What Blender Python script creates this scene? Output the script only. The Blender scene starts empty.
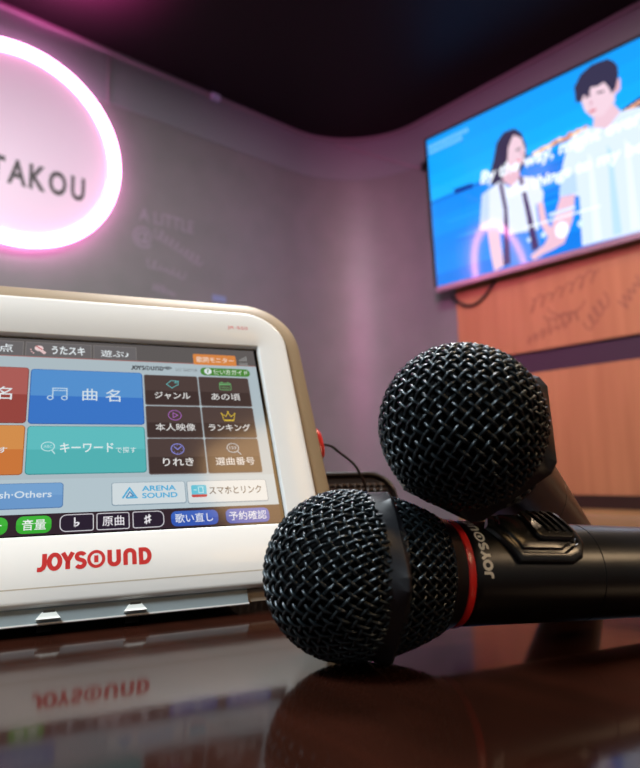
import bpy, math, random
from mathutils import Vector, Matrix
from mathutils.geometry import tessellate_polygon
random.seed(7)
C = bpy.context.scene.collection
R = math.radians
MM = 0.001

# ------------------------------------------------------------------ materials
def lin(h):
    h = h.lstrip('#')
    out = []
    for i in (0, 2, 4):
        c = int(h[i:i+2], 16) / 255
        out.append(c / 12.92 if c <= .04045 else ((c + .055) / 1.055) ** 2.4)
    return out + [1]

_mats = {}
def mat(name, col, rough=.5, metal=0, spec=.5, coat=0, emit=None, strength=1, noise=None, bump=None, coat_rough=.05):
    if name in _mats:
        return _mats[name]
    m = bpy.data.materials.new(name)
    m.use_nodes = True
    nt = m.node_tree
    b = nt.nodes['Principled BSDF']
    c = lin(col) if isinstance(col, str) else list(col) + [1]
    b.inputs['Base Color'].default_value = c
    b.inputs['Roughness'].default_value = rough
    b.inputs['Metallic'].default_value = metal
    b.inputs['Specular IOR Level'].default_value = spec
    b.inputs['Coat Weight'].default_value = coat
    b.inputs['Coat Roughness'].default_value = coat_rough
    if emit:
        b.inputs['Emission Color'].default_value = lin(emit) if isinstance(emit, str) else list(emit) + [1]
        b.inputs['Emission Strength'].default_value = strength
    tc = nt.nodes.new('ShaderNodeTexCoord')
    if noise:
        scale, amount, stretch, c2 = noise
        mp = nt.nodes.new('ShaderNodeMapping')
        mp.inputs['Scale'].default_value = stretch
        nt.links.new(tc.outputs['Object'], mp.inputs['Vector'])
        n = nt.nodes.new('ShaderNodeTexNoise')
        n.inputs['Scale'].default_value = scale
        n.inputs['Detail'].default_value = 5
        nt.links.new(mp.outputs['Vector'], n.inputs['Vector'])
        r = nt.nodes.new('ShaderNodeValToRGB')
        r.color_ramp.elements[0].position = .5 - amount
        r.color_ramp.elements[1].position = .5 + amount
        r.color_ramp.elements[0].color = c
        r.color_ramp.elements[1].color = lin(c2)
        nt.links.new(n.outputs['Fac'], r.inputs['Fac'])
        nt.links.new(r.outputs['Color'], b.inputs['Base Color'])
    if bump:
        scale, strength_b, dist = bump
        n2 = nt.nodes.new('ShaderNodeTexNoise')
        n2.inputs['Scale'].default_value = scale
        n2.inputs['Detail'].default_value = 4
        nt.links.new(tc.outputs['Object'], n2.inputs['Vector'])
        bp = nt.nodes.new('ShaderNodeBump')
        bp.inputs['Strength'].default_value = strength_b
        bp.inputs['Distance'].default_value = dist
        nt.links.new(n2.outputs['Fac'], bp.inputs['Height'])
        nt.links.new(bp.outputs['Normal'], b.inputs['Normal'])
    _mats[name] = m
    return m

def glow(h, k=1.0, rough=.12, spec=.5):
    return mat('lit_%s_%.2f' % (h, k), (0.004, 0.004, 0.004), rough=rough, spec=spec, emit=h, strength=k)

# ------------------------------------------------------------------ mesh builder
class MB:
    def __init__(s):
        s.v = []; s.f = []; s.m = []; s.mats = []
    def slot(s, m):
        if m not in s.mats:
            s.mats.append(m)
        return s.mats.index(m)
    def add(s, vs, fs, m=None, xf=None):
        k = s.slot(m); o = len(s.v)
        s.v += [tuple(xf(p) if xf else p) for p in vs]
        for f in fs:
            s.f.append(tuple(o + i for i in f)); s.m.append(k)
        return s
    def box(s, lo, hi, m=None, xf=None):
        x0, y0, z0 = lo; x1, y1, z1 = hi
        vs = [(x0,y0,z0),(x1,y0,z0),(x1,y1,z0),(x0,y1,z0),(x0,y0,z1),(x1,y0,z1),(x1,y1,z1),(x0,y1,z1)]
        return s.add(vs, [(0,3,2,1),(4,5,6,7),(0,1,5,4),(1,2,6,5),(2,3,7,6),(3,0,4,7)], m, xf)
    def loft(s, rings, m=None, closed=True, cap0=False, cap1=False, xf=None):
        n = len(rings[0]); vs = [p for r in rings for p in r]; fs = []
        for i in range(len(rings) - 1):
            for j in range(n if closed else n - 1):
                a = i * n + j; b = i * n + (j + 1) % n
                fs.append((a, b, b + n, a + n))
        if cap0: fs.append(tuple(range(n - 1, -1, -1)))
        if cap1: fs.append(tuple((len(rings) - 1) * n + j for j in range(n)))
        return s.add(vs, fs, m, xf)
    def lathe(s, prof, m=None, n=64, cap0=False, cap1=False, xf=None):
        # profile of (x, r) spun about the x axis
        rings = [[(x, r * math.cos(2*math.pi*k/n), r * math.sin(2*math.pi*k/n)) for k in range(n)] for x, r in prof]
        return s.loft(rings, m, True, cap0, cap1, xf)
    def tube(s, pts, r, m=None, n=6, closed=False, ups=None, xf=None):
        pts = [Vector(p) for p in pts]; N = len(pts); rings = []
        prev = None
        for i in range(N):
            if closed:
                t = pts[(i+1) % N] - pts[i-1]
            else:
                t = pts[min(i+1, N-1)] - pts[max(i-1, 0)]
            t.normalize()
            u = ups[i] if ups else (prev if prev else (Vector((0,0,1)) if abs(t.z) < .9 else Vector((1,0,0))))
            u = u - t * u.dot(t)
            if u.length < 1e-9: u = t.orthogonal()
            u.normalize(); prev = u
            b = t.cross(u)
            rings.append([tuple(pts[i] + (u * math.cos(2*math.pi*k/n) + b * math.sin(2*math.pi*k/n)) * r) for k in range(n)])
        if closed: rings.append(rings[0])
        return s.loft(rings, m, True, not closed, not closed, xf)
    def poly(s, pts2, z, m, xf=None):
        pts = [(p[0], p[1], z) for p in pts2]
        tris = tessellate_polygon([[Vector(p) for p in pts]])
        fs = []
        for t in tris:
            a, b, c = (Vector(pts[i]) for i in t)
            fs.append(tuple(t) if (b - a).cross(c - a).z > 0 else (t[0], t[2], t[1]))
        return s.add(pts, fs, m, xf)
    def stroke(s, pts2, w, z, m, closed=False, xf=None, cap=True):
        # a flat pen line of width w
        P = [Vector((p[0], p[1])) for p in pts2]; n = len(P); L = []; Rr = []
        for i in range(n):
            a = P[i-1] if (i > 0 or closed) else P[i]
            c = P[(i+1) % n] if (i < n-1 or closed) else P[i]
            d1 = (P[i] - a); d2 = (c - P[i])
            d1 = d1.normalized() if d1.length > 1e-9 else d2.normalized()
            d2 = d2.normalized() if d2.length > 1e-9 else d1
            t = (d1 + d2); t = t.normalized() if t.length > 1e-6 else d1
            nn = Vector((-t.y, t.x)); k = max(.5, nn.dot(Vector((-d1.y, d1.x))))
            L.append(P[i] + nn * (w/2/k)); Rr.append(P[i] - nn * (w/2/k))
        vs = [(p.x, p.y, z) for p in L] + [(p.x, p.y, z) for p in Rr]
        fs = []
        for i in range(n if closed else n-1):
            j = (i+1) % n
            fs.append((i, n+i, n+j, j))
        return s.add(vs, fs, m, xf)
    def build(s, name, parent=None, smooth=True, angle=35, mats=None):
        me = bpy.data.meshes.new(name)
        me.from_pydata(s.v, [], s.f)
        for m in (mats or s.mats):
            me.materials.append(m)
        me.polygons.foreach_set('material_index', s.m)
        if smooth:
            me.polygons.foreach_set('use_smooth', [True] * len(s.f))
            try: me.set_sharp_from_angle(angle=R(angle))
            except Exception: pass
        me.update()
        o = bpy.data.objects.new(name, me)
        C.objects.link(o)
        if parent: o.parent = parent
        return o

def tag(o, label, cat, group=None):
    o['label'] = label; o['category'] = cat
    if group: o['group'] = group
    return o
def struct(o):
    o['kind'] = 'structure'
    return o
def empty(name, M):
    o = bpy.data.objects.new(name, None)
    C.objects.link(o); o.matrix_world = M
    o.empty_display_size = .02
    return o
def ell(cx, cy, rx, ry, n=32, a0=0, a1=360):
    full = abs(a1 - a0) >= 360
    k = n if full else n + 1
    return [(cx + rx * math.cos(R(a0 + (a1-a0)*i/n)), cy + ry * math.sin(R(a0 + (a1-a0)*i/n))) for i in range(k)]
def rrect(x0, y0, x1, y1, r, n=6):
    rs = r if isinstance(r, (list, tuple)) else [r]*4   # bl, br, tr, tl
    out = []
    for (cx, cy, a, q) in ((x0+rs[0], y0+rs[0], 180, rs[0]), (x1-rs[1], y0+rs[1], 270, rs[1]), (x1-rs[2], y1-rs[2], 0, rs[2]), (x0+rs[3], y1-rs[3], 90, rs[3])):
        for i in range(n+1):
            t = R(a + 90*i/n); out.append((cx + q*math.cos(t), cy + q*math.sin(t)))
    return out

def text2d(body, bold=0.0):
    cu = bpy.data.curves.new('lettering_source', 'FONT')
    cu.body = body; cu.offset = bold; cu.resolution_u = 3
    o = bpy.data.objects.new('lettering_source', cu)
    C.objects.link(o)
    dg = bpy.context.evaluated_depsgraph_get(); dg.update()
    me = bpy.data.meshes.new_from_object(o.evaluated_get(dg))
    vs = [(v.co.x, v.co.y) for v in me.vertices]; fs = [tuple(p.vertices) for p in me.polygons]
    bpy.data.objects.remove(o); bpy.data.curves.remove(cu); bpy.data.meshes.remove(me)
    return vs, fs
def put_text(mb, body, x0, y0, x1, y1, z, m, bold=0.02, xf=None):
    if any(ord(c) > 0x3400 for c in body): bold = min(bold, .006)
    vs, fs = text2d(body, bold)
    if not vs: return
    ax, bx = min(v[0] for v in vs), max(v[0] for v in vs); ay, by = min(v[1] for v in vs), max(v[1] for v in vs)
    sx = (x1-x0)/max(bx-ax, 1e-6); sy = (y1-y0)/max(by-ay, 1e-6)
    pts = [(x0+(v[0]-ax)*sx, y0+(v[1]-ay)*sy, z) for v in vs]
    out = []
    for f in fs:
        a, b, c = (Vector(pts[i]) for i in f[:3])
        out.append(f if (b-a).cross(c-a).z >= 0 else f[::-1])
    mb.add(pts, out, m, xf)

# the JOYSOUND wordmark as pen strokes in a box 40 wide, 6.6 high
def wordmark(w):
    S = []
    S.append(([(-.6, .5), (.6, .45), (1.5, 1.1), (1.9, 2.2), (1.9, 6.6)], False, w))                   # J
    S.append((ell(5.5, 3.3, 1.9, 2.75, 28), True, w))                                                  # O
    S.append(([(8.4, 6.6), (10.2, 3.2), (12.0, 6.6)], False, w)); S.append(([(10.2, 3.4), (10.2, 0)], False, w))
    S.append((ell(14.9, 4.75, 1.45, 1.3, 12, 20, 250)[0:] + ell(14.75, 1.9, 1.55, 1.4, 12, 75, -150), False, w*.95))   # S
    S.append((ell(20.6, 3.3, 2.75, 3.0, 36), True, w*.72)); S.append(([(20.6, 1.9), (20.6, 4.7)], False, w*.9))     # ringed O
    S.append(([(25.6, 6.6), (25.6, 2.2)] + ell(27.3, 2.2, 1.7, 1.6, 10, 180, 360) + [(29.0, 6.6)], False, w))        # U
    S.append(([(31.6, 0), (31.6, 4.4)] + ell(33.3, 4.4, 1.7, 1.6, 10, 180, 0) + [(35.0, 0)], False, w))              # N as an arch
    S.append(([(37.6, 6.0), (38.6, 6.0)] + ell(38.9, 3.3, 2.0, 2.7, 12, 80, -80) + [(38.6, .6), (37.6, .6)], True, w))  # D
    return S
def put_wordmark(mb, x0, y0, x1, y1, z, m, w=1.5, xf=None):
    sx = (x1-x0)/41.5; sy = (y1-y0)/6.9
    for i, (pts, cl, ww) in enumerate(wordmark(w)):
        P = [(x0+(p[0]+.6)*sx, y0+(p[1]+.15)*sy) for p in pts]
        mb.stroke(P, ww*(sx+sy)/2, z, m, cl, xf)

# ------------------------------------------------------------------ room axes (a along the television wall, b towards it)
YAW = R(131.5)
DA = Vector((-math.cos(YAW), -math.sin(YAW), 0)); DB = Vector((-DA.y, DA.x, 0))
def W(p):
    q = DA * p[0] + DB * p[1]
    return (q.x, q.y, p[2])
ROOM = Matrix(((DA.x, DB.x, 0, 0), (DA.y, DB.y, 0, 0), (0, 0, 1, 0), (0, 0, 0, 1)))
def room_at(a, b, z):
    return ROOM @ Matrix.Translation((a, b, z))
AL, BR_, AN, BN, ZF, ZC, RC = -2.24, 2.26, 1.5, -1.3, -0.72, 1.685, 0.42

m_wall = mat('grey_plaster', '#696d6b', rough=.45, spec=.45, noise=(9, .25, (1, 1, 1), '#737474'), bump=(260, .12, .002))
m_top_band = mat('cool_grey_band', '#747a7d', rough=.5, spec=.35, bump=(260, .12, .002))
m_ceil = mat('black_gloss_ceiling', '#1a1417', rough=.5, spec=.15)
m_floor = mat('dark_carpet', '#2a2424', rough=.9, bump=(900, .4, .003))
m_dark = mat('dark_plum_strip', '#352031', rough=.4)
m_wood = mat('salmon_wood', '#9c6746', rough=.4, spec=.45, noise=(3.2, .22, (9, 9, .55), '#ab7550'))
m_brown = mat('dark_brown_trim', '#2c1712', rough=.4)

def wall_rect(name, a0, a1, b0, b1, z0, z1, m):
    return struct(MB().box((a0, b0, z0), (a1, b1, z1), m, W).build(name, smooth=False))
wall_rect('floor', AL-.1, AN+.1, BN-.1, BR_+.1, ZF-.1, ZF, m_floor)
wall_rect('wall_left', AL-.1, AL, BN, BR_-RC, ZF, ZC+.1, m_wall)
wall_rect('wall_right', AL+RC, AN+.1, BR_, BR_+.1, ZF, ZC+.1, m_wall)
wall_rect('wall_rear', AL-.1, AN+.1, BN-.1, BN, ZF, ZC+.1, m_wall)
wall_rect('wall_near', AN, AN+.1, BN, BR_, ZF, ZC+.1, m_wall)
def arc(r, n=24):
    cx, cy = AL+RC, BR_-RC
    return [(cx + r*math.cos(R(180-90*i/n)), cy + r*math.sin(R(180-90*i/n))) for i in range(n+1)]
def curved(name, r0, r1, z0, z1, m):
    A, B = arc(r0), arc(r1)
    rings = [[(p[0], p[1], z0), (p[0], p[1], z1), (q[0], q[1], z1), (q[0], q[1], z0)] for p, q in zip(A, B)]
    return MB().loft(rings, m, True, True, True, W)
struct(curved('wall_corner', RC, RC+.08, ZF, ZC+.1, m_wall).build('wall_corner'))
# ceiling: a thick black slab whose edge follows the rounded corner
edge = [(AL, BN)] + arc(RC) + [(AN, BR_), (AN, BN)]
cb = MB()
cb.poly(edge[::-1], ZC, m_ceil, W)
cb.poly(edge, ZC+.08, m_ceil, W)
cb.loft([[(p[0], p[1], ZC) for p in edge], [(p[0], p[1], ZC+.08) for p in edge]], m_ceil, xf=W)
struct(cb.build('ceiling', smooth=False))
# cooler grey band just below the ceiling, and the slim moulding above it
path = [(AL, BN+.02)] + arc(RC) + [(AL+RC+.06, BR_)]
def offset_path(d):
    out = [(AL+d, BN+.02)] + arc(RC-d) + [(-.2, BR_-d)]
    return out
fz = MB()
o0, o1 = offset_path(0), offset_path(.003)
fz.loft([[(o1[i][0], o1[i][1], 1.47), (o1[i][0], o1[i][1], ZC), (o0[i][0], o0[i][1], ZC), (o0[i][0], o0[i][1], 1.47)] for i in range(len(o0))], m_top_band, True, True, True, W)
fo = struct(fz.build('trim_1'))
m_mould = mat('pale_mauve_moulding', '#7c747b', rough=.3, spec=.6)
mo = MB(); o1, o2 = offset_path(.003), offset_path(.014)
mo.loft([[(o2[i][0], o2[i][1], ZC-.012), (o2[i][0], o2[i][1], ZC), (o1[i][0], o1[i][1], ZC), (o1[i][0], o1[i][1], ZC-.016)] for i in range(len(o1))], m_mould, True, True, True, W)
struct(mo.build('trim_2'))
struct(MB().box((AL+.003, .917, 1.46), (AL+.008, .928, ZC-.014), m_mould, W).build('trim_3', smooth=False))
# timber cladding on the television wall
def panel(name, z0, z1, m, b0=BR_-.028, a0=-1.622, a1=AN-.01):
    return struct(MB().box((a0, b0, z0), (a1, BR_-.001, z1), m, W).build(name, smooth=False))
upper = panel('trim_4', .496, 1.16, m_wood)
panel('trim_5', .41, .496, m_dark, BR_-.014)
panel('trim_6', -.05, .41, m_wood)
panel('trim_7', -.095, -.05, m_brown, BR_-.04)
# faint scribbled pen marks on the upper timber panel and chalky ones on the grey wall
m_pen = mat('brown_pen', '#88573f', rough=.6)
sc = MB()
XR = lambda p: W((p[0], BR_-.0285-p[2], p[1]))
def wob(x0, y0, x1, y1, n, amp, seed):
    # a loopy line of handwriting
    r = random.Random(seed); out = []; k = 10; ph = r.uniform(0, 6)
    hs = [amp*r.uniform(.35, 1) for _ in range(n+2)]
    for i in range(n*k+1):
        t = i/(n*k); q = i/k; h = hs[int(q)]*(1-q % 1) + hs[int(q)+1]*(q % 1)
        out.append((x0+(x1-x0)*t + h*.55*math.sin(2*math.pi*q + ph), y0+(y1-y0)*t + h*math.cos(2*math.pi*q)))
    return out
for pts in (wob(-1.28, .67, -1.0, .735, 7, .035, 1), wob(-1.22, .60, -1.08, .60, 5, .022, 2), wob(-1.3, .54, -1.12, .58, 6, .026, 3), wob(-1.06, .55, -.98, .64, 4, .026, 5),
            ell(-1.13, .66, .075, .05, 14, 190, 350), wob(-.93, .60, -.86, .68, 4, .025, 6)):
    sc.stroke(pts, .006, .0006, m_pen, xf=XR)
sc.build('handwriting', upper, smooth=False)
m_chalk = mat('pale_chalk', '#8c8691', rough=.8)
wl = bpy.data.objects['wall_left']
ch = MB()
XL = lambda p: W((AL+.0008+p[2], p[0], p[1]))
def XLm(p): return XL(p)
put_text(ch, 'A LITTLE', 1.06, 1.035, 1.30, 1.085, 0, m_chalk, .0, XLm)
put_text(ch, '@', 1.035, .925, 1.115, 1.01, 0, m_chalk, .0, XLm)
for pts in (wob(1.13, 1.0, 1.34, .915, 9, .024, 11), wob(1.1, .87, 1.26, .845, 6, .022, 12), wob(1.12, .78, 1.22, .76, 5, .018, 13)):
    ch.stroke(pts, .0045, 0, m_chalk, xf=XL)
ch.build('handwriting', wl, smooth=False)
# small plastic clip on the moulding
tag(MB().box((AL+.012, 1.372, ZC-.03), (AL+.028, 1.412, ZC-.004), mat('pale_blue_plastic', '#b9bfdc', rough=.25), W).build('ceiling_clip'),
    'small pale plastic clip on the ceiling edge above the grey wall', 'clip')
tag(MB().box((AL+.0, 1.39, .765), (AL+.003, 1.455, .792), mat('blue_tape', '#7485a8', rough=.5), W).build('tape_piece'),
    'small blue patch of tape on the grey wall just above the tablet', 'tape')

# ------------------------------------------------------------------ round neon sign
sg = empty('round_sign', room_at(AL, .60, 1.18))
tag(sg, 'round white wall sign with a glowing pink tube rim and black capitals', 'sign')
XS = lambda p: (p[2], p[0], p[1])
disc = MB()
m_disc = mat('white_acrylic', '#d9c3d2', rough=.4, spec=.3, emit='#d4aecb', strength=.26)
n = 72
disc.loft([[XS((.318*q*math.cos(2*math.pi*k/n), .318*q*math.sin(2*math.pi*k/n), z)) for k in range(n)] for q, z in ((1, .004), (1, .036), (.985, .04), (.5, .04))], m_disc, True, True, True)
disc.build('sign_panel', sg)
m_neon = mat('pink_neon', (.9, .6, .8), rough=.3, emit=(1.0, .30, .66), strength=13)
ring = MB()
ring.tube([XS((.342*math.cos(2*math.pi*k/96), .342*math.sin(2*math.pi*k/96), .038)) for k in range(96)], .0195, m_neon, 12, True)
ring.build('neon_tube', sg)
let = MB(); m_blk = mat('black_vinyl', '#2a1e24', rough=.5)
xs = [(-.062, 'T', .05), (.002, 'A', .062), (.068, 'K', .056), (.136, 'O', .062), (.207, 'U', .05)]
for cx, chh, wd in xs:
    put_text(let, chh, cx-.002-wd/2, -.152, cx-.002+wd/2, -.062, .0405, m_blk, .03, XS)
let.build('lettering', sg, smooth=False)

# ------------------------------------------------------------------ television
tv = empty('television', room_at(-1.676, 2.166, .812) @ Matrix.Rotation(R(1.5), 4, 'Z') @ Matrix.Rotation(R(2.6), 4, 'X') @ Matrix.Scale(.986, 4))
tag(tv, 'large flat television on the right wall showing a couple by the blue sea', 'television')
TW, TH = 1.222, .694
XT = lambda p: (p[0], -p[2], p[1])
hb = MB(); m_case = mat('black_tv_plastic', '#0b0a0c', rough=.35)
hb.box((.0, 0, -.03), (TW, TH, -.001), m_case, XT)
hb.box((.25, .1, -.052), (TW-.25, .5, -.03), m_case, XT)
hb.build('housing', tv, smooth=False)
bz = MB(); m_bez = mat('pinkish_silver_bezel', '#a98b9b', rough=.3, metal=.5)
bz.box((0, -.004, -.02), (TW, .016, .006), m_bez, XT)
bz.build('lower_bezel', tv, smooth=False).__setitem__('label', 'silvery lower bezel strip')
bz = MB()
bz.box((-.003, .014, -.02), (.007, TH+.004, .005), m_case, XT); bz.box((TW-.007, .014, -.02), (TW+.003, TH+.004, .005), m_case, XT); bz.box((0, TH-.006, -.02), (TW, TH+.004, .005), m_case, XT)
bz.build('bezel', tv, smooth=False)
TVK = 1.25
pic = MB()
def g(h, k=1.0): return glow(h, k*TVK, .06, .9)
def layer(pts, z, h): pic.poly(pts, z*.0004, g(h), XT)
# sky in bands, sea, far lights
sky = ['#1096f4', '#0e9cf9', '#0ea3fd', '#18abff']
yb = [.694, .60, .52, .46, .405]
for i, h in enumerate(sky): layer([(0, yb[i+1]), (TW, yb[i+1]+.03), (TW, yb[i]+(.03 if i else 0)), (0, yb[i])], 1, h)
sea = ['#0f86ec', '#0d8df4', '#0b83ea', '#0b86f0', '#0a78e0']
ys = [.405, .32, .24, .15, .07, 0]
for i, h in enumerate(sea): layer([(0, ys[i+1]), (TW, ys[i+1]+(.03 if i < 4 else 0)), (TW, ys[i]+.03), (0, ys[i])], 1, h)
rr = random.Random(3)
for i in range(26):
    x = rr.uniform(.14, 1.07); y = rr.uniform(.03, .36); w_ = rr.uniform(.04, .12)
    layer(ell(x, y, w_, .006, 12), 1.5, rr.choice(['#0a6fd6', '#1b98f8', '#0b75dd']))
layer([(.0, .400), (.3, .407), (.3, .398), (.0, .392)], 1.6, '#0b62c4')
layer([(.129, .42), (.223, .416), (.222, .395), (.135, .397)], 2, '#0a2f8e')
layer([(.47, .425), (.73, .437), (.73, .452), (.60, .444), (.47, .436)], 2, '#2a5da0')
for i in range(15):
    x = .51 + .2*i/14; layer(ell(x, .434+.02*i/14 + rr.uniform(-.004, .004), .012, .009, 10), 3, rr.choice(['#f0b48a', '#d89070', '#ffd9b8']))
layer([(.838, .464), (.93, .49), (TW, .52), (TW, .43), (.852, .44)], 2, '#1d2c52')
for i in range(5): layer(ell(.86+.02*i, .455+.005*i, .012, .007, 10), 3, '#e8a888')
# the girl
layer([(.432,.568),(.384,.57),(.349,.539),(.329,.474),(.304,.415),(.312,.375),(.341,.368),(.376,.355),(.437,.377),(.472,.418),(.476,.481),(.461,.537)], 4, '#33304c')
layer([(.43,.541),(.38,.512),(.383,.453),(.421,.41),(.456,.413),(.471,.461),(.46,.515)], 5, '#e3c4d2')
layer([(.383,.453),(.363,.375),(.399,.335),(.441,.364),(.433,.416)], 5, '#dcb4c4')
layer([(.362,.51),(.40,.548),(.435,.56),(.40,.50),(.39,.44),(.375,.40)], 6, '#352d48')
layer([(.432,.479),(.452,.482),(.452,.474),(.432,.471)], 6, '#5c4458'); layer(ell(.438,.43,.013,.005,10), 6, '#d8788c'); layer(ell(.455,.455,.006,.01,8), 6, '#cfa0b4')
layer([(.264,.35),(.353,.378),(.392,.333),(.441,.364),(.502,.342),(.53,.268),(.522,.229),(.494,.233),(.498,.132),(.362,.151),(.292,.189),(.24,.21)], 5.5, '#dbe4f6')
layer([(.264,.35),(.30,.36),(.285,.20),(.24,.21)], 6, '#bcd0f2')
layer([(.369,.16),(.498,.132),(.502,.02),(.354,.02)], 5.2, '#4b8be6')
layer([(.275,.211),(.329,.194),(.336,.029),(.293,.018),(.283,.086)], 6, '#e6c2d2')
layer([(.5,.236),(.525,.233),(.532,.153),(.579,.067),(.468,.018),(.453,.04),(.538,.079),(.505,.151)], 6, '#e6bccb')
layer([(.345,.371),(.361,.369),(.374,.258),(.368,.03),(.335,.03),(.358,.251)], 7, '#4a3566')
layer([(.434,.366),(.449,.364),(.472,.215),(.492,.062),(.463,.055),(.452,.209)], 7, '#4a3566')
# the young man
layer([(.717,.452),(.764,.437),(.832,.461),(.909,.447),(1.05,.42),(1.09,.30),(1.10,.018),(.872,.018),(.657,.023),(.665,.206),(.639,.226),(.589,.232),(.614,.348),(.649,.436)], 5, '#d2e1f8')
for i, x in enumerate((.70, .77, .83, .90, .97)): layer([(x, .03), (x+.03, .03), (x+.025, .33), (x+.01, .36)], 6, ('#e0eafb', '#b4d6f8')[i % 2])
layer([(.747,.489),(.811,.509),(.837,.459),(.788,.418),(.738,.443)], 6, '#dfbccb')
layer([(.827,.578),(.848,.58),(.845,.54),(.823,.525)], 6, '#dcaebc')
layer([(.712,.601),(.782,.62),(.825,.59),(.823,.505),(.777,.47),(.741,.478),(.716,.514),(.704,.565)], 7, '#e3c6d4')
layer([(.785,.672),(.755,.674),(.713,.658),(.685,.62),(.686,.56),(.706,.555),(.716,.575),(.735,.565),(.745,.592),(.77,.585),(.792,.59),(.806,.565),(.814,.536),(.83,.55),(.843,.59),(.845,.62),(.835,.645),(.813,.668)], 8, '#33304a')
layer([(.72,.568),(.742,.57),(.742,.562),(.72,.560)], 8, '#5c4458'); layer([(.765,.565),(.79,.56),(.79,.553),(.765,.557)], 8, '#5c4458'); layer(ell(.742,.503,.016,.006,10), 8, '#d07c8e'); layer([(.738,.55),(.748,.53),(.735,.524)], 8, '#cfa2b4')
layer([(.594,.23),(.65,.222),(.632,.129),(.592,.052),(.551,.041),(.454,.022),(.5,.05),(.532,.092)], 7, '#e2b9cc')
layer([(.59,.235),(.66,.225),(.66,.30),(.605,.31)], 7.5, '#b4d0f6')
# caption lettering in white script, small corner print and the player bar
W_ = g('#eef6ff', 1.05)
def slant(z, sl=.18, rise=0.0, x00=0, y00=0):
    return lambda p: XT((p[0] + (p[1]-y00)*sl, p[1] + (p[0]-x00)*rise, z))
put_text(pic, 'By the way, might every', .26, .378, .93, .445, .0045, W_, .03, slant(.0045, .2, -.01, .26, .378))
put_text(pic, 'the things to my bed', .372, .285, .93, .345, .0045, W_, .03, slant(.0045, .2, -.02, .372, .285))
put_text(pic, 'KARAOKE GUIDE', .016, .645, .225, .667, .0045, g('#9fd4fb'), .01, slant(.0045, 0)) if False else None
for x0, x1, y in ((.016, .228, .650), (.02, .196, .626)):
    k = int((x1-x0)/.014)
    for i in range(k):
        xx = x0 + (x1-x0)*i/k
        layer([(xx, y-.008), (xx+.009, y-.008), (xx+.009, y+.008), (xx, y+.008)], 9, '#7cc4fa')
pic.poly([(.439,.152),(.736,.146),(.736,.152),(.439,.158)], .0042, W_, XT)
pic.poly(ell(.588, .104, .026, .031, 24), .0042, W_, XT)
for x, y, r_ in ((.66,.106,.011),(.515,.106,.010),(.454,.103,.008)): pic.poly(ell(x, y, r_, r_*1.2, 12), .0042, g('#cfe6ff'), XT)
pic.poly([(.544,.168),(.646,.168),(.646,.18),(.544,.18)], .0042, g('#d6e8ff'), XT)
sbase = MB(); sbase.box((.004, .014, -.001), (TW-.004, TH-.004, .0002), g('#0f80e8'), XT)
sp = sbase.build('screen', tv, smooth=False)
pic.build('picture', sp, smooth=False)
cb = MB()
pts = []
for i in range(25):
    t = i/24; a = -1.64 + .22*t; zz = .795 - .075*math.sin(math.pi*min(1, t*1.02))**.8 + .02*t
    pts.append(W((a, 2.225, zz)))
cb.tube(pts, .006, mat('black_rubber', '#0d0c0d', rough=.5), 8)
tag(cb.build('hanging_cable'), 'black cable looping down from under the television', 'cable')
pl = MB()
pts = [W((-2.215+.38*t, BR_-.012 if t > .25 else BR_-.085+.073*t/.25, 1.668-.225*t)) for t in [i/20 for i in range(21)]]
pts = []
for i in range(25):
    t = i/24; a = -2.17 + .36*t
    b = BR_-.006 if a > AL+RC else BR_-RC + math.sqrt(max(0, (RC-.006)**2 - (AL+RC-a)**2))
    pts.append(W((a, b, 1.66 - .205*t)))
pl.tube(pts, .0035, mat('pale_mauve_wire', '#8f8088', rough=.5), 6)
wc = tag(pl.build('wall_wire'), 'thin pale wire slanting along the wall down to the television edge', 'wire')
MB().box((-1.785, 2.235, 1.43), (-1.755, 2.255, 1.462), mat('black_rubber', '#0d0c0d'), W).build('plug', wc, smooth=False).__setitem__('label', 'black plug at the wire end')

# ------------------------------------------------------------------ bench and table
bs = empty('bench_sofa', room_at(0, 1.9, ZF))
tag(bs, 'tan padded bench sofa against the timber wall behind the table', 'sofa')
m_tan = mat('tan_vinyl', '#8a6844', rough=.45, noise=(6, .3, (1, 1, 1), '#7d5c3b'))
def rbox(x0, y0, z0, x1, y1, z1, r, m, xf=None):
    b = MB(); rings = []
    for z, ins in ((z0, r), (z0+r*.3, r*.3), (z0+r, 0), (z1-r, 0), (z1-r*.3, r*.3), (z1, r)):
        rings.append([(p[0], p[1], z) for p in rrect(x0+ins, y0+ins, x1-ins, y1-ins, max(r, .001), 5)])
    b.loft(rings, m, True, True, True, xf)
    return b
rbox(-1.55, .16, .02, 1.45, .33, .625, .03, m_tan).build('backrest', bs)
rbox(-1.55, -.35, .14, 1.45, .17, .43, .04, m_tan).build('seat', bs)
MB().box((-1.5, -.28, 0), (1.42, .3, .14), m_brown).build('base', bs, smooth=False)

m_table = mat('dark_gloss_table', '#1c0d08', rough=.09, spec=.2, noise=(4, .3, (2, 22, 2), '#2b130c'), bump=(60, .02, .002))
tb = empty('low_table', room_at(-.1, .0, ZF))
tag(tb, 'glossy dark brown table the tablet and microphones lie on', 'table')
rbox(-.75, -.55, -.04-ZF, .75, .58, -ZF, .006, m_table).build('tabletop', tb, smooth=False)
m_leg = mat('black_steel', '#0c0b0c', rough=.4, metal=.6)
for sx in (-.6, .6):
    for sy in (-.42, .45):
        MB().box((sx-.03, sy-.03, 0), (sx+.03, sy+.03, -.04-ZF), m_leg).build('leg', tb, smooth=False)

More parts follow.
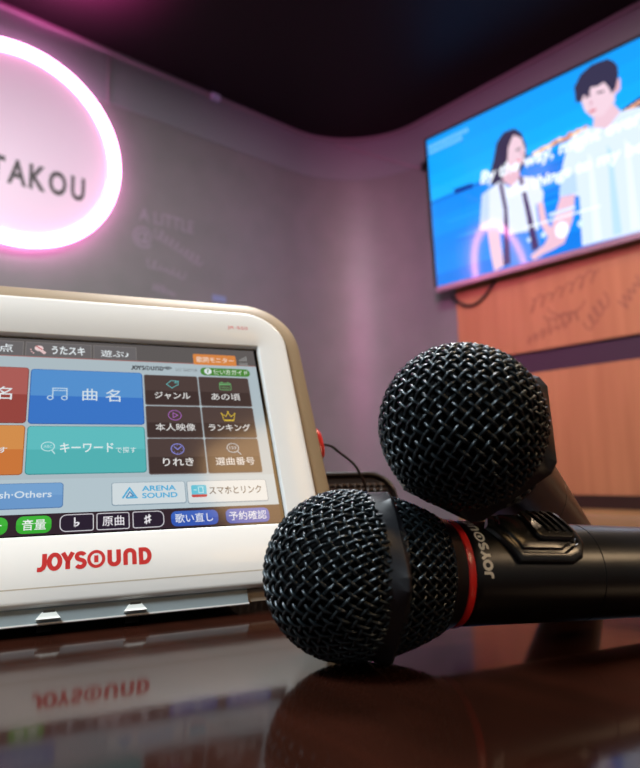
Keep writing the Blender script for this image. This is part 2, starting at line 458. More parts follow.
# ------------------------------------------------------------------ karaoke tablet (local: x across, y up the face, z towards the viewer; millimetres scaled)
yaw, rec = R(22.5), R(27)
d = Vector((math.cos(yaw), math.sin(yaw), 0)); nh = Vector((-d.y, d.x, 0))
vv = Vector((0, 0, 1))*math.cos(rec) + nh*math.sin(rec); nn = d.cross(vv)
T0 = Matrix(((d.x, vv.x, nn.x, -.11258), (d.y, vv.y, nn.y, .23082), (d.z, vv.z, nn.z, .0040), (0, 0, 0, 1))) @ Matrix.Scale(.9722, 4)
tab = empty('karaoke_tablet', T0)
tag(tab, 'white touchscreen karaoke remote tablet with bronze rim standing tilted on the table', 'tablet')
X = lambda p: (p[0]*MM, p[1]*MM, p[2]*MM)
m_white = mat('cream_white_plastic', '#e6e4e0', rough=.34, spec=.5, coat=.2)
m_bronze = mat('bronze_rim', '#8c775a', rough=.5, metal=.1)
m_grey = mat('blue_grey_plastic', '#8b979b', rough=.45)
m_line = mat('dark_gap', '#3a332c', rough=.6)
L0, R0, B0, T_ = -70.5, 140.6, 9, 166.8
def outline(ins, z, n=12, r=30, bot=16):
    q = lambda k: max(k-ins, .5)
    return [(p[0], p[1], z) for p in rrect(L0+ins, B0+ins, R0-ins, T_-ins, [q(bot), q(bot), q(r), q(r)], n)]
sh = MB()
sh.loft([outline(9, -22), outline(3, -21), outline(.6, -17), outline(0, -9), outline(.3, -4), outline(.9, -2.6), outline(1.8, -1.9), outline(8.6, -1.3), outline(9.2, -1.9), outline(12, -2), outline(14, -1.2)], m_bronze, True, True, True, X)
sh.build('back_shell', tab).__setitem__('label', 'bronze rim and back')
# white front: outer outline down to the rectangular opening of the screen
def wout(ins, z, n=10):
    return [(p[0], p[1], z) for p in rrect(-61+ins, 6.6+ins, 131-ins, 157.3-ins, [max(6-ins, .5), max(6-ins, .5), max(22-ins, .5), max(22-ins, .5)], n)]
def opening(e, z, n=10):
    return [(p[0], p[1], z) for p in rrect(-45.2-e, 34.0-e, 114.2+e, 133.6+e, 1.2, n)]
fr = MB()
fr.loft([wout(1.5, -4), wout(.4, -2.4), wout(0, -1.2), wout(.1, .2), wout(.45, .95), wout(1.1, 1.38), wout(2.0, 1.5), opening(1.0, 1.5), opening(.6, 1.3), opening(.15, .5), opening(0, -.9)], m_white, True, False, False, X)
fb = fr.build('front_bezel', tab, angle=50)
cr = MB(); cr.box((-60, 12.9, 1.5), (129, 13.35, 1.54), mat('cream_crease', '#b9ac98', rough=.5), X)
cr.build('seam', fb, smooth=False)
# JOYSOUND wordmark in red on the lower bezel, model mark above the screen
m_red = mat('red_print', '#cf2a2a', rough=.4)
lg = MB(); put_wordmark(lg, 11.2, 19.4, 52.8, 26.3, 1.56, m_red, 1.72, X); lg.build('logo', fb, smooth=False).__setitem__('label', 'red brand lettering below the screen')
md = MB(); put_text(md, 'JR-550', 99.2, 144.2, 110.4, 146.8, 1.56, mat('pale_red_print', '#d8505a', rough=.4), .0, X); md.build('model_lettering', fb, smooth=False).__setitem__('label', 'small red lettering above the screen')
# base
bs_ = MB()
prof = [(.2, -1.0), (6.6, -1.0), (8, -6), (14, -21.5), (85, -22.5), (45, -85), (41.5, -84), (7.5, -16)]
bs_.loft([[(x, p[0], p[1]) for p in prof] for x in (-60, 92)], m_grey, True, True, True, X)
bs_.box((-60, 0.1, -1.6), (92, .7, -.2), m_white, X)
bo = bs_.build('stand_base', tab, smooth=False)
bo['label'] = 'blue-grey stand under the tablet'
b2 = MB(); b2.loft([[(x, p[0], p[1]) for p in [(1.5, -2.5), (6.6, -2.5), (12, -21), (14, -21), (8, -14)]] for x in (92, 126)], mat('beige_plastic', '#9d8f80', rough=.4), True, True, True, X)
b2.build('foot_block', tab, smooth=False)
for x0 in (11.4, 42.4):
    cl = MB()
    m_cl = mat('pale_grey_clip', '#dfe2dc', rough=.4)
    a_ = [(x0, 1.6, 1.2), (x0+8.6, 1.6, 1.2), (x0+7.0, 4.4, -.6), (x0+2.2, 4.4, -.6)]
    b_ = [(x0, 1.6, -1.2), (x0+8.6, 1.6, -1.2), (x0+7.0, 5.0, -1.2), (x0+2.2, 5.0, -1.2)]
    cl.loft([b_, a_], m_cl, True, True, True, X)
    cl.box((x0+2.6, 4.45, -1.2), (x0+6.6, 5.2, -.5), m_line, X)
    cl.build('clip', bo, smooth=False)
    MB().box((x0+.6, -2.1, -3.8), (x0+5.4, 1.2, -1.7), mat('matte_rubber', '#0a090a', rough=.9, spec=.1), X).build('rubber_foot', bo, smooth=False)
# red stylus end in the right side
rt = MB()
rings = []
for u, k in ((139.5, 1), (142.4, 1), (143.6, .85), (144.3, .55)):
    rings.append([(u, 80 + 9*k*math.copysign(abs(math.sin(t))**.7, math.sin(t)), -9 + 3.6*k*math.cos(t)) for t in [2*math.pi*i/20 for i in range(20)]])
rt.loft(rings, mat('red_plastic', '#d8281f', rough=.3), True, True, True, X)
rt.build('stylus_end', tab).__setitem__('label', 'red plastic tab on the right side')
# --- the screen
K = .92
def G(h, k=1.0): return glow(h, k*K, .10, .5)
scr = MB(); scr.box((-44.6, 34.4, -1.4), (113.8, 133.2, -1.0), mat('black_screen_border', '#060607', rough=.1), X)
sco = scr.build('screen', tab, smooth=False)
Z0 = -.95
def ui(name, label=None):
    b = MB(); b._n = name; b._l = label; return b
def fin(b):
    o = b.build(b._n, sco, smooth=False)
    if b._l: o['label'] = b._l
def block(b, x0, y0, x1, y1, top, bot=None, z=Z0+.16, r=1.3, split=.5, edge=None):
    if edge: b.poly(rrect(x0-.35, y0-.45, x1+.35, y1+.25, r+.3), z-.05, G(edge), X)
    b.poly(rrect(x0, y0, x1, y1, r), z, G(top), X)
    if bot:
        ym = y0 + (y1-y0)*split
        b.poly(rrect(x0, y0, x1, ym, [r, r, .01, .01]), z+.05, G(bot), X)
WH = '#e6edf0'
ZT = Z0 + .30
bg = ui('menu_background')
bg.poly([(-43, 59.3), (112.3, 59.3), (112.3, 122.2), (-43, 122.2)], Z0, G('#b2c1c8'), X)
bg.poly([(-43, 43.9), (112.3, 43.9), (112.3, 59.3), (-43, 59.3)], Z0, G('#b9cad2'), X)
bg.poly([(-43, 35.0), (112.3, 35.0), (112.3, 43.9), (-43, 43.9)], Z0, G('#33242d'), X)
bg.poly([(-43, 122.2), (112.3, 122.2), (112.3, 132.4), (-43, 132.4)], Z0, G('#625d5c'), X)
bg.poly([(-43, 122.0), (112.3, 122.0), (112.3, 122.5), (-43, 122.5)], Z0+.05, G('#a8746f'), X)
fin(bg)
tbs = ui('menu_tabs')
for x0, x1 in ((-28, .9), (2.0, 30.6), (31.8, 51.6)):
    tbs.poly([(x0, 122.6), (x1, 122.6), (x1, 130.6), (x0, 130.6)], Z0+.1, G('#6d696a'), X)
    tbs.stroke([(x0, 122.8), (x0, 130.6), (x1, 130.6), (x1, 122.8)], .25, Z0+.14, G('#87827f'), xf=X)
put_text(tbs, '採点', -16, 124.1, -3.2, 128.8, ZT, G(WH), .01, X)
put_text(tbs, 'うたスキ', 13, 124, 27.8, 128.9, ZT, G(WH), .025, X)
put_text(tbs, '遊ぶ♪', 35, 123.9, 48.1, 128.0, ZT, G(WH), .015, X)
tbs.poly(ell(7.6, 127.1, 1.9, 1.6, 16), ZT, G('#f0d6d6'), X); tbs.stroke([(7.8, 126.6), (10.4, 124.2)], 1.5, ZT, G('#e9c8c8'), xf=X)
tbs.stroke([(6.2, 128.4), (9.0, 126.4)], .5, ZT+.05, G('#c84a50'), xf=X)
for q in ((4.6, 125.0), (5.4, 124.2), (4.2, 126.2)): tbs.poly(ell(q[0], q[1], .35, .35, 8), ZT, G('#f0c0c0'), X)
fin(tbs)
b = ui('menu_button', 'red button on the screen'); block(b, -36, 86.6, 3.7, 115.6, '#b0605a', '#9a4740', edge='#80433f')
put_text(b, '歌手名', -26, 98.1, -2.2, 105, ZT, G(WH), .012, X); fin(b)
b = ui('menu_button', 'large blue button with two white characters'); block(b, 5.1, 86.3, 53.6, 115.0, '#5794d4', '#3c78cb', edge='#2f5fa8')
c_ = G('#bcd7ec')
b.stroke([(14.3, 99.6), (14.3, 104.8), (20.2, 104.8), (20.2, 99.6)], .55, ZT, c_, xf=X); b.stroke([(14.3, 103.6), (20.2, 103.6)], .45, ZT, c_, xf=X)
for cx in (13.3, 19.2): b.stroke(ell(cx, 99.6, 1.15, 1.0, 16), .5, ZT, c_, True, xf=X)
put_text(b, '曲', 26.8, 98.4, 33.3, 105, ZT, G('#d8e6f0'), .015, X); put_text(b, '名', 36.9, 98.1, 43.5, 105, ZT, G('#d8e6f0'), .015, X); fin(b)
b = ui('menu_button', 'orange button on the screen'); block(b, -36, 61.8, 3.6, 85.0, '#d9924f', '#d07a3c', edge='#a86032')
put_text(b, 'で探す', -14, 71.6, -2.4, 74.6, ZT, G(WH), .01, X); fin(b)
b = ui('menu_button', 'teal button on the screen'); block(b, 5.1, 61.8, 53.5, 84.6, '#62c1c4', '#55b6b8', edge='#3d9094')
c_ = G('#c4e8ea')
b.stroke(ell(13.2, 74.6, 2.6, 2.2, 20), .4, ZT, c_, True, xf=X); b.stroke([(14.9, 72.7), (16.0, 71.0)], .5, ZT, c_, xf=X)
put_text(b, 'ABC', 11.5, 74.0, 14.9, 75.3, ZT, c_, 0, X)
put_text(b, 'キーワード', 18, 71.6, 40.0, 76.4, ZT, G('#e6f2f3'), .015, X); put_text(b, 'で探す', 40.9, 71.2, 49.6, 74.2, ZT, G('#e6f2f3'), .0, X); fin(b)
b = ui('menu_button', 'pale blue button reading English Others'); block(b, -36, 46.6, 19.5, 57.3, '#78a6d6', '#6e9cd0', edge='#5a80b0', r=1.2)
put_text(b, 'English·Others', -12.9, 50.0, 15.4, 54.0, ZT, G('#d8e6f2'), .012, X); fin(b)
brown = [('ジャンル', 0, 0, (59.2, 76.2)), ('あの頃', 1, 0, (86.6, 101.2)), ('本人映像', 0, 1, (58.7, 77.3)), ('ランキング', 1, 1, (83.6, 104.1)), ('りれき', 0, 2, (61.0, 74.9)), ('選曲番号', 1, 2, (85.0, 103.7))]
cols = [(55.0, 80.3), (81.4, 106.6)]; rows = [(97.2, 114.1), (79.3, 96.1), (60.7, 78.4)]
yt = [102.3, 84.6, 66.3]
for s_, c, r_, (tx0, tx1) in brown:
    b = ui('menu_button', 'dark brown button reading %s' % s_); x0, x1 = cols[c]; y0, y1 = rows[r_]
    block(b, x0, y0, x1, y1, '#50403d', '#413230', r=.7, edge='#6f6463', split=.47)
    put_text(b, s_, tx0, yt[r_]-2.0, tx1, yt[r_]+2.1, ZT, G('#e4e2e0'), .015, X)
    cx, cy = (68.0, 94.2)[c], (109.2, 91.2, 73.0)[r_]
    if (c, r_) == (0, 0):
        q = G('#6cc4c4'); b.stroke([(65.2, 109.0), (67.6, 111.2), (71.0, 111.0), (70.8, 108.8), (67.6, 106.8)], .32, ZT, q, True, xf=X); b.stroke(ell(69.8, 110.2, .5, .5, 10), .25, ZT, q, True, xf=X)
    if (c, r_) == (1, 0):
        q = G('#6fb070'); b.stroke(rrect(91.5, 106.6, 97.2, 110.8, .5), .32, ZT, q, True, xf=X); b.poly([(91.5, 109.4), (97.2, 109.6), (97.2, 110.3), (91.5, 110.3)], ZT, q, X)
        put_text(b, 'MON', 92.4, 107.3, 96.3, 108.7, ZT, q, 0, X)
        for xx in (92.8, 95.8): b.stroke([(xx, 110.6), (xx, 111.5)], .5, ZT, q, xf=X)
    if (c, r_) == (0, 1):
        q = G('#b06cc0'); b.stroke(ell(68, 91.2, 3.0, 2.7, 26), .33, ZT, q, True, xf=X); b.stroke([(67.2, 92.6), (67.2, 89.8), (69.4, 91.2)], .35, ZT, q, True, xf=X)
    if (c, r_) == (1, 1):
        q = G('#d8b83c'); b.stroke([(91.5, 88.9), (90.7, 92.4), (92.6, 90.9), (93.9, 93.2), (95.2, 90.9), (97.2, 92.4), (96.4, 88.9)], .42, ZT, q, True, xf=X); b.stroke([(91.6, 88.6), (96.4, 88.6)], .7, ZT, q, xf=X)
        for e in ((90.6, 92.7), (93.9, 93.6), (97.3, 92.7)): b.poly(ell(e[0], e[1], .4, .4, 8), ZT, q, X)
    if (c, r_) == (0, 2):
        q = G('#8d8fe0'); b.stroke(ell(68, 73, 2.9, 2.7, 26), .4, ZT, q, True, xf=X); b.stroke([(66.6, 74.2), (68, 72.7), (69.8, 74.4)], .45, ZT, q, xf=X)
        for k in range(8): b.poly(ell(68+2.2*math.cos(k*math.pi/4), 73+2.0*math.sin(k*math.pi/4), .2, .2, 6), ZT, q, X)
    if (c, r_) == (1, 2):
        q = G('#b9c0c8'); b.stroke(ell(94, 73.4, 2.8, 2.4, 24), .4, ZT, q, True, xf=X); b.stroke([(96, 71.6), (97.6, 69.8)], .5, ZT, q, xf=X); put_text(b, '123', 92.4, 72.7, 95.6, 74.2, ZT, q, 0.01, X)
    fin(b)
b = ui('menu_button', 'white button reading ARENA SOUND with a blue triangle'); block(b, 39.1, 46.5, 69.8, 56.6, '#d6e0e4', None, r=.9, edge='#8a9fae')
q = G('#4fb0dd')
b.stroke([(43.2, 49.3), (46.2, 54.0), (49.0, 49.5), (44.8, 49.5)], .75, ZT, q, False, xf=X); b.stroke([(44.6, 49.5), (46.3, 52.2), (47.8, 50.2), (46.2, 50.2)], .55, ZT+.03, G('#3d86bb'), False, xf=X)
put_text(b, 'ARENA', 51.3, 52.4, 65.9, 54.9, ZT, q, .025, X); put_text(b, 'SOUND', 51.3, 49.0, 66.4, 51.5, ZT, q, .025, X); fin(b)
b = ui('menu_button', 'white button with a smartphone icon'); block(b, 71.0, 46.1, 107.4, 56.5, '#dbe2e4', None, r=.9, edge='#8a9fae')
b.poly(rrect(72.6, 48.7, 79.4, 54.6, .7), ZT-.08, G('#62c6dc'), X); b.poly(rrect(72.6, 48.7, 79.4, 50.0, [.7, .7, .01, .01]), ZT-.04, G('#c84444'), X)
b.stroke([(75.8, 50.8), (75.8, 53.6), (77.8, 53.6), (77.8, 50.8)], .35, ZT, G('#c4eef4'), True, xf=X); b.stroke([(73.6, 52.2), (75.0, 52.2)], .4, ZT, G('#c4eef4'), xf=X)
put_text(b, 'スマホとリンク', 80.5, 49.8, 104.9, 53.7, ZT, G('#4a4848'), .012, X); fin(b)
b = ui('menu_button', 'green pill button at the screen edge'); block(b, -12, 35.7, -.1, 43.0, '#43b83c', '#3aae34', r=3); put_text(b, 'キー', -9, 38, -2.2, 41, ZT, G(WH), .015, X); fin(b)
b = ui('menu_button', 'green pill button reading 音量'); block(b, 2.9, 35.7, 15.7, 43.0, '#43b83c', '#3aae34', r=2.6); put_text(b, '音量', 5.0, 37.0, 13.7, 41.6, ZT, G('#f2f6f4'), .03, X); fin(b)
for x0, x1, s_, tx0, tx1 in ((18.9, 31.5, '♭', 24.1, 26.2), (32.9, 45.6, '原曲', 35.0, 43.6), (47.2, 59.8, '♯', 51.7, 54.6)):
    b = ui('menu_button', 'black outlined button reading %s' % s_)
    b.poly(rrect(x0, 35.8, x1, 42.9, [1.2]*4), Z0+.1, G('#2a1f30'), X); b.stroke(rrect(x0, 35.8, x1, 42.9, [2.4 if s_ == '♭' else .8, 2.4 if s_ == '♯' else .8]*2 if False else ([2.4, .8, .8, 2.4] if s_ == '♭' else [.8, 2.4, 2.4, .8] if s_ == '♯' else [.8]*4)), .35, Z0+.2, G('#d8d4dc'), True, xf=X)
    put_text(b, s_, tx0, 37.2, tx1, 41.6, ZT, G('#eeeaf0'), .02, X); fin(b)
for x0, x1, s_, tx0, tx1 in ((62.9, 83.3, '歌い直し', 64.6, 81.0), (86.8, 106.8, '予約確認', 88.2, 105.4)):
    b = ui('menu_button', 'blue pill button reading %s' % s_); block(b, x0, 35.6, x1, 42.5, '#3c64c0', '#3157b6', r=2.4); put_text(b, s_, tx0, 37.0, tx1, 41.2, ZT, G('#e6ecf6'), .02, X); fin(b)
b = ui('menu_tag', 'orange tag at the top of the screen'); block(b, 79.6, 121.7, 101.9, 128.5, '#dd8a48', None, r=.8); put_text(b, '歌詞モニター', 81.1, 123.2, 100.6, 126.8, ZT, G('#f2e2d2'), .012, X)
for i in range(4): b.poly([(103.7+1.1*i, 125.2), (104.5+1.1*i, 125.2), (104.5+1.1*i, 126.2+.7*i), (103.7+1.1*i, 126.2+.7*i)], ZT, G('#8f8e8c'), X)
b.stroke(rrect(103.5, 121.9, 107.9, 123.9, .3), .3, ZT, G('#8f8e8c'), True, xf=X)
for i in range(3): b.poly([(104.0+1.25*i, 122.3), (105.0+1.25*i, 122.3), (105.0+1.25*i, 123.5), (104.0+1.25*i, 123.5)], ZT, G('#8f8e8c'), X)
fin(b)
b = ui('menu_tag', 'green tag reading 使い方ガイド'); block(b, 82.6, 115.2, 108.4, 120.0, '#4d8a38', None, r=2.2)
b.poly(ell(86.4, 117.7, 1.9, 1.9, 18), ZT-.05, G(WH), X); put_text(b, '?', 85.7, 116.6, 87.1, 118.9, ZT, G('#4d8a38'), .02, X); put_text(b, '使い方ガイド', 89.2, 116.0, 107.2, 119.2, ZT, G('#e8f0e4'), .012, X); fin(b)
b = ui('menu_lettering', 'small dark wordmark and number above the brown buttons')
put_wordmark(b, 48.9, 116.9, 64.0, 119.5, ZT, G('#3f3e42'), 1.55, X)
for k, r_ in enumerate((.6, 1.5, 2.4)): b.stroke(ell(66.4, 117.4, r_, r_*.8, 10, 35, 145), .5, ZT, G('#3f3e42'), xf=X)
put_text(b, 'LU 260718', 70.4, 117.1, 80.8, 118.9, ZT, G('#77777a'), .0, X); fin(b)

# thin cord running from the red tab down behind the microphones
tip = T0 @ Vector((.1442, .080, -.009))
cord = MB()
ctrl = [tuple(tip + Vector((-.001, 0, 0))), (.0051, .3364, .0687), (.0100, .3469, .0653), (.0147, .3574, .0621), (.0190, .3680, .0585), (.0216, .3756, .0548), (.0247, .3844, .0494), (.0264, .3901, .0445), (.028, .395, .03), (.03, .40, .0012)]
cp = []
for i in range(len(ctrl)-1):
    for k in range(4):
        a_, b_ = Vector(ctrl[i]), Vector(ctrl[i+1]); pa = Vector(ctrl[max(i-1, 0)]); nb_ = Vector(ctrl[min(i+2, len(ctrl)-1)]); t = k/4
        cp.append(tuple(.5*((2*a_) + (b_-pa)*t + (2*pa-5*a_+4*b_-nb_)*t*t + (3*a_-pa-3*b_+nb_)*t**3)))
cp.append(ctrl[-1])
cord.tube(cp, .0007, mat('black_rubber', '#0d0c0d'), 6)
tag(cord.build('stylus_cord'), 'thin black cord drooping from the red tab on the tablet side', 'cord')

# low dark tray with a rounded mesh side behind the microphones
tr = empty('mesh_tray', Matrix.Translation((-.005, .46, 0)) @ Matrix.Rotation(R(8), 4, 'Z'))
tag(tr, 'low dark brown mesh-sided tray standing behind the microphones', 'tray')
m_mesh = mat('dark_woven_mesh', '#2e211c', rough=.5)
ty = MB()
# silhouette with rounded upper corners, a shallow box
def face(ins, y): return [(p[0], y, p[1]) for p in rrect(-.075+ins, .0+ins, .050-ins, .0535-ins, [.006, .006, .018, .018], 8)]
ty.loft([face(.003, -.035), face(0, -.032), face(0, .032), face(.003, .035)], m_mesh, True, True, True)
ty.build('body', tr)
wv = MB()
m_mesh2 = mat('brown_mesh_wire', '#5b4536', rough=.4)
for i in range(14):
    z = .006 + .0031*i
    wv.tube([(-.066 + .0022*k, -.0358 + .0006*math.cos(math.pi*(k+i)), z) for k in range(50)], .00055, m_mesh2, 5)
for i in range(25):
    x = -.066 + .0044*i
    wv.tube([(x, -.0358 - .0006*math.cos(math.pi*k), .005 + .00155*k) for k in range(28)], .00055, m_mesh2, 5)
wv.build('wire_mesh', tr)
rm = MB(); rm.tube([(p[0], -.0345, p[1]) for p in rrect(-.0745, .0008, .0495, .053, [.006, .006, .018, .018], 8)], .0018, mat('dark_brown_rim', '#1d1411', rough=.35), 8, True)
rm.build('rim', tr)

# ------------------------------------------------------------------ microphones (local x runs from head to tail, ring plane at x = 0)
m_wire = mat('black_enamel_wire', '#20292e', rough=.3, spec=.6, metal=.7, coat=.3, coat_rough=.15)
m_foam = mat('black_foam', '#050506', rough=.95, spec=.1)
m_collar = mat('black_collar', '#1b1c20', rough=.33, spec=.7)
m_body = mat('black_anodised_body', '#0e0e10', rough=.32, spec=.5)
m_gloss = mat('satin_black_switch', '#1b1c1d', rough=.26, spec=.6)
m_redring = mat('red_ring', '#e02622', rough=.3)
m_print = mat('white_print', '#f2f0e6', rough=.4)
RB, XB = 24.0, -10.2
def head_point(u, v, off):
    rho = math.hypot(u, v); th = rho/RB
    ph = math.atan2(v, u); r = RB + off
    return Vector(((XB - r*math.cos(th))*MM, r*math.sin(th)*math.cos(ph)*MM, r*math.sin(th)*math.sin(ph)*MM))
def make_mic(name, M, label):
    t = empty(name, M)
    tag(t, label, 'microphone', 'handheld microphones on the table')
    # woven ball
    gb = MB(); pitch = 2.95; rmax = RB*(math.pi/2 + math.asin(4.6/RB)); k = int(rmax/pitch); st = 4; aw = .42
    for fam in (0, 1):
        for i in range(-k, k+1):
            c0 = (i+.5)*pitch
            if abs(c0) >= rmax: continue
            half = math.sqrt(rmax**2 - c0**2); n_ = max(4, int(2*half/pitch*st)); pts = []; ups = []
            for j in range(n_+1):
                s_ = -half + 2*half*j/n_
                sg_ = 1 if fam == 0 else -1
                off = sg_*aw*math.cos(math.pi*((s_/pitch-.5) + i))
                u, v = (c0, s_) if fam == 0 else (s_, c0)
                u, v = (u-v)*.70711, (u+v)*.70711
                p = head_point(u, v, off); pts.append(p); ups.append((p - Vector((XB*MM, 0, 0))).normalized())
            gb.tube(pts, .54*MM, m_wire, 6, ups=ups)
    gb.build('wire_grille', t, angle=80)
    # inner foam for ball and neck
    fm = MB(); prof = [(XB - (RB-1.5)*math.cos(a), (RB-1.5)*math.sin(a)) for a in [R(2 + 98*i/24) for i in range(25)]]
    def neck_r(x):
        q = min(1, max(0, (x+2)/19.0)); return 23.3 - 5.7*q**1.5
    prof += [(x, neck_r(x)-1.4) for x in (-4, -1, 2, 5, 8, 11, 14, 17)]
    fm.lathe([(a*MM, b_*MM) for a, b_ in prof], m_foam, 48, True, False); fm.build('foam_liner', t)
    # lower woven cone
    nb = MB(); N = 42
    for fam in (1, -1):
        for i in range(N):
            pts = []; ups = []; n_ = 34
            for j in range(n_+1):
                x = -1.6 + 18.4*j/n_; turns = (x+1.6)/(2*1.9)     # crossings passed
                ph = 2*math.pi*i/N + fam*turns*math.pi*2/N/1.0*.5*2
                off = fam*.38*math.cos(2*math.pi*turns)
                r = neck_r(x) + off
                p = Vector((x*MM, r*math.cos(ph)*MM, r*math.sin(ph)*MM)); pts.append(p); ups.append(Vector((.25, math.cos(ph), math.sin(ph))))
            nb.tube(pts, .52*MM, m_wire, 6, ups=ups)
    nb.build('neck_grille', t, angle=80)
    # hexagonal anti-roll collar
    def hexa(rv, x, rc=1.0, n_=8):
        out = []
        for q in range(6):
            a0, a1 = 60*q, 60*(q+1)
            V0 = (rv*math.cos(R(a0)), rv*math.sin(R(a0))); V1 = (rv*math.cos(R(a1)), rv*math.sin(R(a1)))
            for e in range(n_):
                f = .075 + .85*e/(n_-1)
                out.append((x*MM, (V0[0]+(V1[0]-V0[0])*f)*MM, (V0[1]+(V1[1]-V0[1])*f)*MM))
        return out
    def rnd(r, x, n_=8):
        out = []
        for q in range(6):
            for e in range(n_):
                a = R(60*q + 60*(.04+.92*e/(n_-1))); out.append((x*MM, r*math.cos(a)*MM, r*math.sin(a)*MM))
        return out
    def mix(A, B, f): return [tuple(a*(1-f)+b_*f for a, b_ in zip(p, q)) for p, q in zip(A, B)]
    co = MB()
    co.loft([rnd(22.6, -7.4), rnd(23.6, -7.6), mix(rnd(23.9, -5), hexa(27.2, -5), .45), hexa(27.8, -2.4), hexa(27.9, -1.9), hexa(27.4, -1.2), rnd(23.4, .4), rnd(22.4, .2)], m_collar, True, False, False)
    co.build('collar_ring', t, angle=14)
    nk = MB(); nk.lathe([(a*MM, b_*MM) for a, b_ in ((16.4, 15.5), (16.4, 18.1), (16.9, 18.4), (18.2, 17.6), (21.6, 16.3), (21.7, 15.6))], m_body, 64); nk.build('neck_band', t)
    rg = MB(); rg.lathe([(a*MM, b_*MM) for a, b_ in ((21.6, 15.2), (21.7, 16.2), (22.0, 16.4), (23.9, 16.35), (24.2, 16.15), (24.3, 15.2))], m_redring, 72); o = rg.build('accent_ring', t); o['label'] = 'red ring round the neck'
    def br(x): return 16.0 - .6*min(1, (x-24)/46) - max(0, (x-70)/110)*2.1
    bd = MB(); prof = [(24.2, 15.0), (24.3, 15.75), (24.7, br(24.7))] + [(x, br(x)) for x in range(27, 70, 6)] + [(69.6, br(69.6)), (69.8, br(69.8)-.22), (70.1, br(70)-.22), (70.3, br(70.3))] + [(x, br(x)) for x in range(75, 176, 10)] + [(178, 12.6), (180, 11), (180.5, 9)]
    bd.lathe([(a*MM, b_*MM) for a, b_ in prof], m_body, 72, False, True); bo_ = bd.build('barrel', t)
    def CY(x, s_, h, phi0):
        r = br(x) + h; a = phi0 + s_/br(x)
        return (x*MM, r*math.cos(a)*MM, r*math.sin(a)*MM)
    # brand lettering running round the barrel (reads upwards)
    lm = MB()
    put_wordmark(lm, 0, 0, 25.5, 3.1, 0, m_print, 1.75, lambda p: CY(29.9 - p[1], -p[0], .05, R(0)))
    lm.build('brand_lettering', bo_, smooth=False)['label'] = 'white lettering behind the red ring'
    # switch plate and slider on the upper side
    ph = R(-58)
    def pl_out(ins, h, x0=31.5, x1=64, s0=-12, s1=12):
        # plate narrows to a point towards the head
        pts = []
        base = [(x0+ins*1.2, 0), (x0+7.5+ins*.4, s0+ins), (x1-6-ins, s0+ins), (x1-2-ins, s0+2+ins), (x1-ins, s0+6), (x1-ins, s1-6), (x1-2-ins, s1-2-ins), (x1-6-ins, s1-ins), (x0+7.5+ins*.4, s1-ins)]
        out = []
        m_ = len(base)
        for i in range(m_):
            a, c2 = base[i], base[(i+1) % m_]
            for e in range(6):
                f = e/6; out.append((a[0]+(c2[0]-a[0])*f, a[1]+(c2[1]-a[1])*f))
        return [CY(q[0], q[1], h, ph) for q in out]
    sp_ = MB()
    sp_.loft([pl_out(0, -.3), pl_out(0, .5), pl_out(.6, 1.5), pl_out(1.4, 1.9), pl_out(2.6, 1.9), pl_out(3.1, 1.4), pl_out(3.7, 1.5), pl_out(4.2, 2.3), pl_out(5.4, 2.6), pl_out(8, 2.7)], m_gloss, True, False, True)
    so = sp_.build('switch_plate', t, angle=30)
    def sl_out(ins, h):
        return [CY(q[0], q[1], h, ph) for q in rrect(45.5+ins, -6+ins, 60-ins, 6-ins, max(2.6-ins, .4), 6)]
    sw = MB()
    sw.loft([sl_out(-.9, 2.65), sl_out(-.6, 1.9), sl_out(0, 2.2), sl_out(0, 3.6), sl_out(.5, 4.2), sl_out(1.4, 4.4), sl_out(3.5, 4.3)], m_gloss, True, False, True)
    for q in range(4):
        x = 48.6 + 2.7*q
        sw.tube([CY(x+.25*(s_+4), s_, 4.45, ph) for s_ in (-4.2, -2, 0, 2, 4.2)], .6*MM, m_gloss, 8)
    sw.build('slide_switch', so, angle=30)
    return t
def mic_matrix(yawd, down, roll, c):
    y, t = R(yawd), R(down)
    x = Vector((math.cos(y)*math.cos(t), math.sin(y)*math.cos(t), -math.sin(t)))
    s_ = x.cross(Vector((0, 0, 1))).normalized(); u = s_.cross(x)
    a = R(roll); Y = s_*math.cos(a) + u*math.sin(a); Z = -s_*math.sin(a) + u*math.cos(a)
    # local frame x, y, z must be right-handed
    if x.dot(Y.cross(Z)) < 0: Z = -Z
    return Matrix(((x.x, Y.x, Z.x, c[0]), (x.y, Y.y, Z.y, c[1]), (x.z, Y.z, Z.z, c[2]), (0, 0, 0, 1)))
MA = mic_matrix(17, 3.2, 2, (.0164, .1995, .0251))
mic = make_mic('microphone', MA, 'black microphone lying flat on the table with a red neck ring and white lettering')
MBm = mic_matrix(60, 16.8, 96, (.0468, .1985, .0656))
def copy_tree(o, parent=None):
    c = o.copy(); C.objects.link(c)
    if parent: c.parent = parent
    for chd in list(o.children): copy_tree(chd, c)
    return c
mic2 = copy_tree(mic)
mic2.matrix_world = MBm
mic2['label'] = 'black microphone propped on top of the other with its round head facing forward'

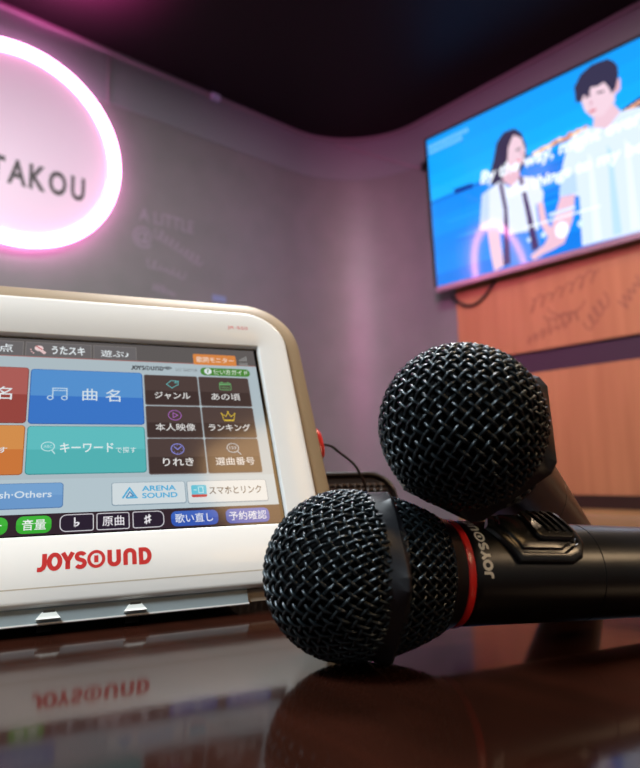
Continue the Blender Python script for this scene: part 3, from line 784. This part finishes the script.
# ------------------------------------------------------------------ light
def area(name, a, b, z, size, power, col, tgt=None, spread=180):
    L = bpy.data.lights.new(name, 'AREA'); L.shape = 'DISK'; L.size = size; L.energy = power; L.color = col; L.spread = R(spread)
    o = bpy.data.objects.new(name, L); C.objects.link(o)
    p = Vector(W((a, b, z))); o.location = p
    q = Vector(W(tgt)) - p if tgt else Vector((0, 0, -1))
    o.rotation_euler = q.to_track_quat('-Z', 'Y').to_euler()
    return o
area('ceiling_downlight', -.75, .75, ZC-.02, .5, 42, (.98, .99, 1.0))
area('ceiling_downlight', -.35, -.85, ZC-.02, .5, 50, (.86, .95, 1.0))
area('warm_wall_lamp', 1.0, .42, 1.6, .5, 4.5, (1.0, .60, .26), (-.2, .3, 0))
area('warm_wood_fill', -.3, 1.45, ZC-.02, .2, 9.5, (1.0, .74, .5))  # unseen fill added to brighten the timber wall
area('warm_side_fill', 1.4, .95, .95, .3, .75, (1.0, .70, .42), (-.2, .25, 0), 60)  # added fill without a fixture, warms the tablet bezel and microphones
area('pink_ceiling_glow', -1.86, .64, ZC-.2, .15, 15, (1.0, .06, .45), (-1.87, .64, 2.0), 130)  # unseen uplight added for the pink cast on the ceiling
area('pink_wall_fill', .6, -.6, 1.25, .35, 6.5, (1.0, .2, .55), (-1.75, 2.26, .85), 46)  # out-of-view pink fill added towards the television wall
wd = bpy.data.worlds.new('room_world'); bpy.context.scene.world = wd; wd.use_nodes = True
wd.node_tree.nodes['Background'].inputs[0].default_value = (.03, .028, .03, 1)

# ------------------------------------------------------------------ camera
pitch, roll, H = R(7.65), R(1.15), .0564
fwd = Vector((0, math.cos(pitch), math.sin(pitch))); r0 = Vector((1, 0, 0)); u0 = r0.cross(fwd)
rt_ = r0*math.cos(roll) - u0*math.sin(roll); up = r0*math.sin(roll) + u0*math.cos(roll)
cam = bpy.data.cameras.new('camera'); co = bpy.data.objects.new('camera', cam); C.objects.link(co)
co.matrix_world = Matrix(((rt_.x, up.x, -fwd.x, 0), (rt_.y, up.y, -fwd.y, 0), (rt_.z, up.z, -fwd.z, H), (0, 0, 0, 1)))
cam.sensor_fit = 'HORIZONTAL'; cam.sensor_width = 24; cam.lens = 24; cam.clip_start = .005
cam.dof.use_dof = True; cam.dof.focus_distance = .226; cam.dof.aperture_fstop = 11.5
S = bpy.context.scene
S.camera = co
S.view_settings.view_transform = 'Standard'; S.view_settings.look = 'None'; S.view_settings.exposure = 0; S.view_settings.gamma = 1
S.view_settings.use_curve_mapping = False
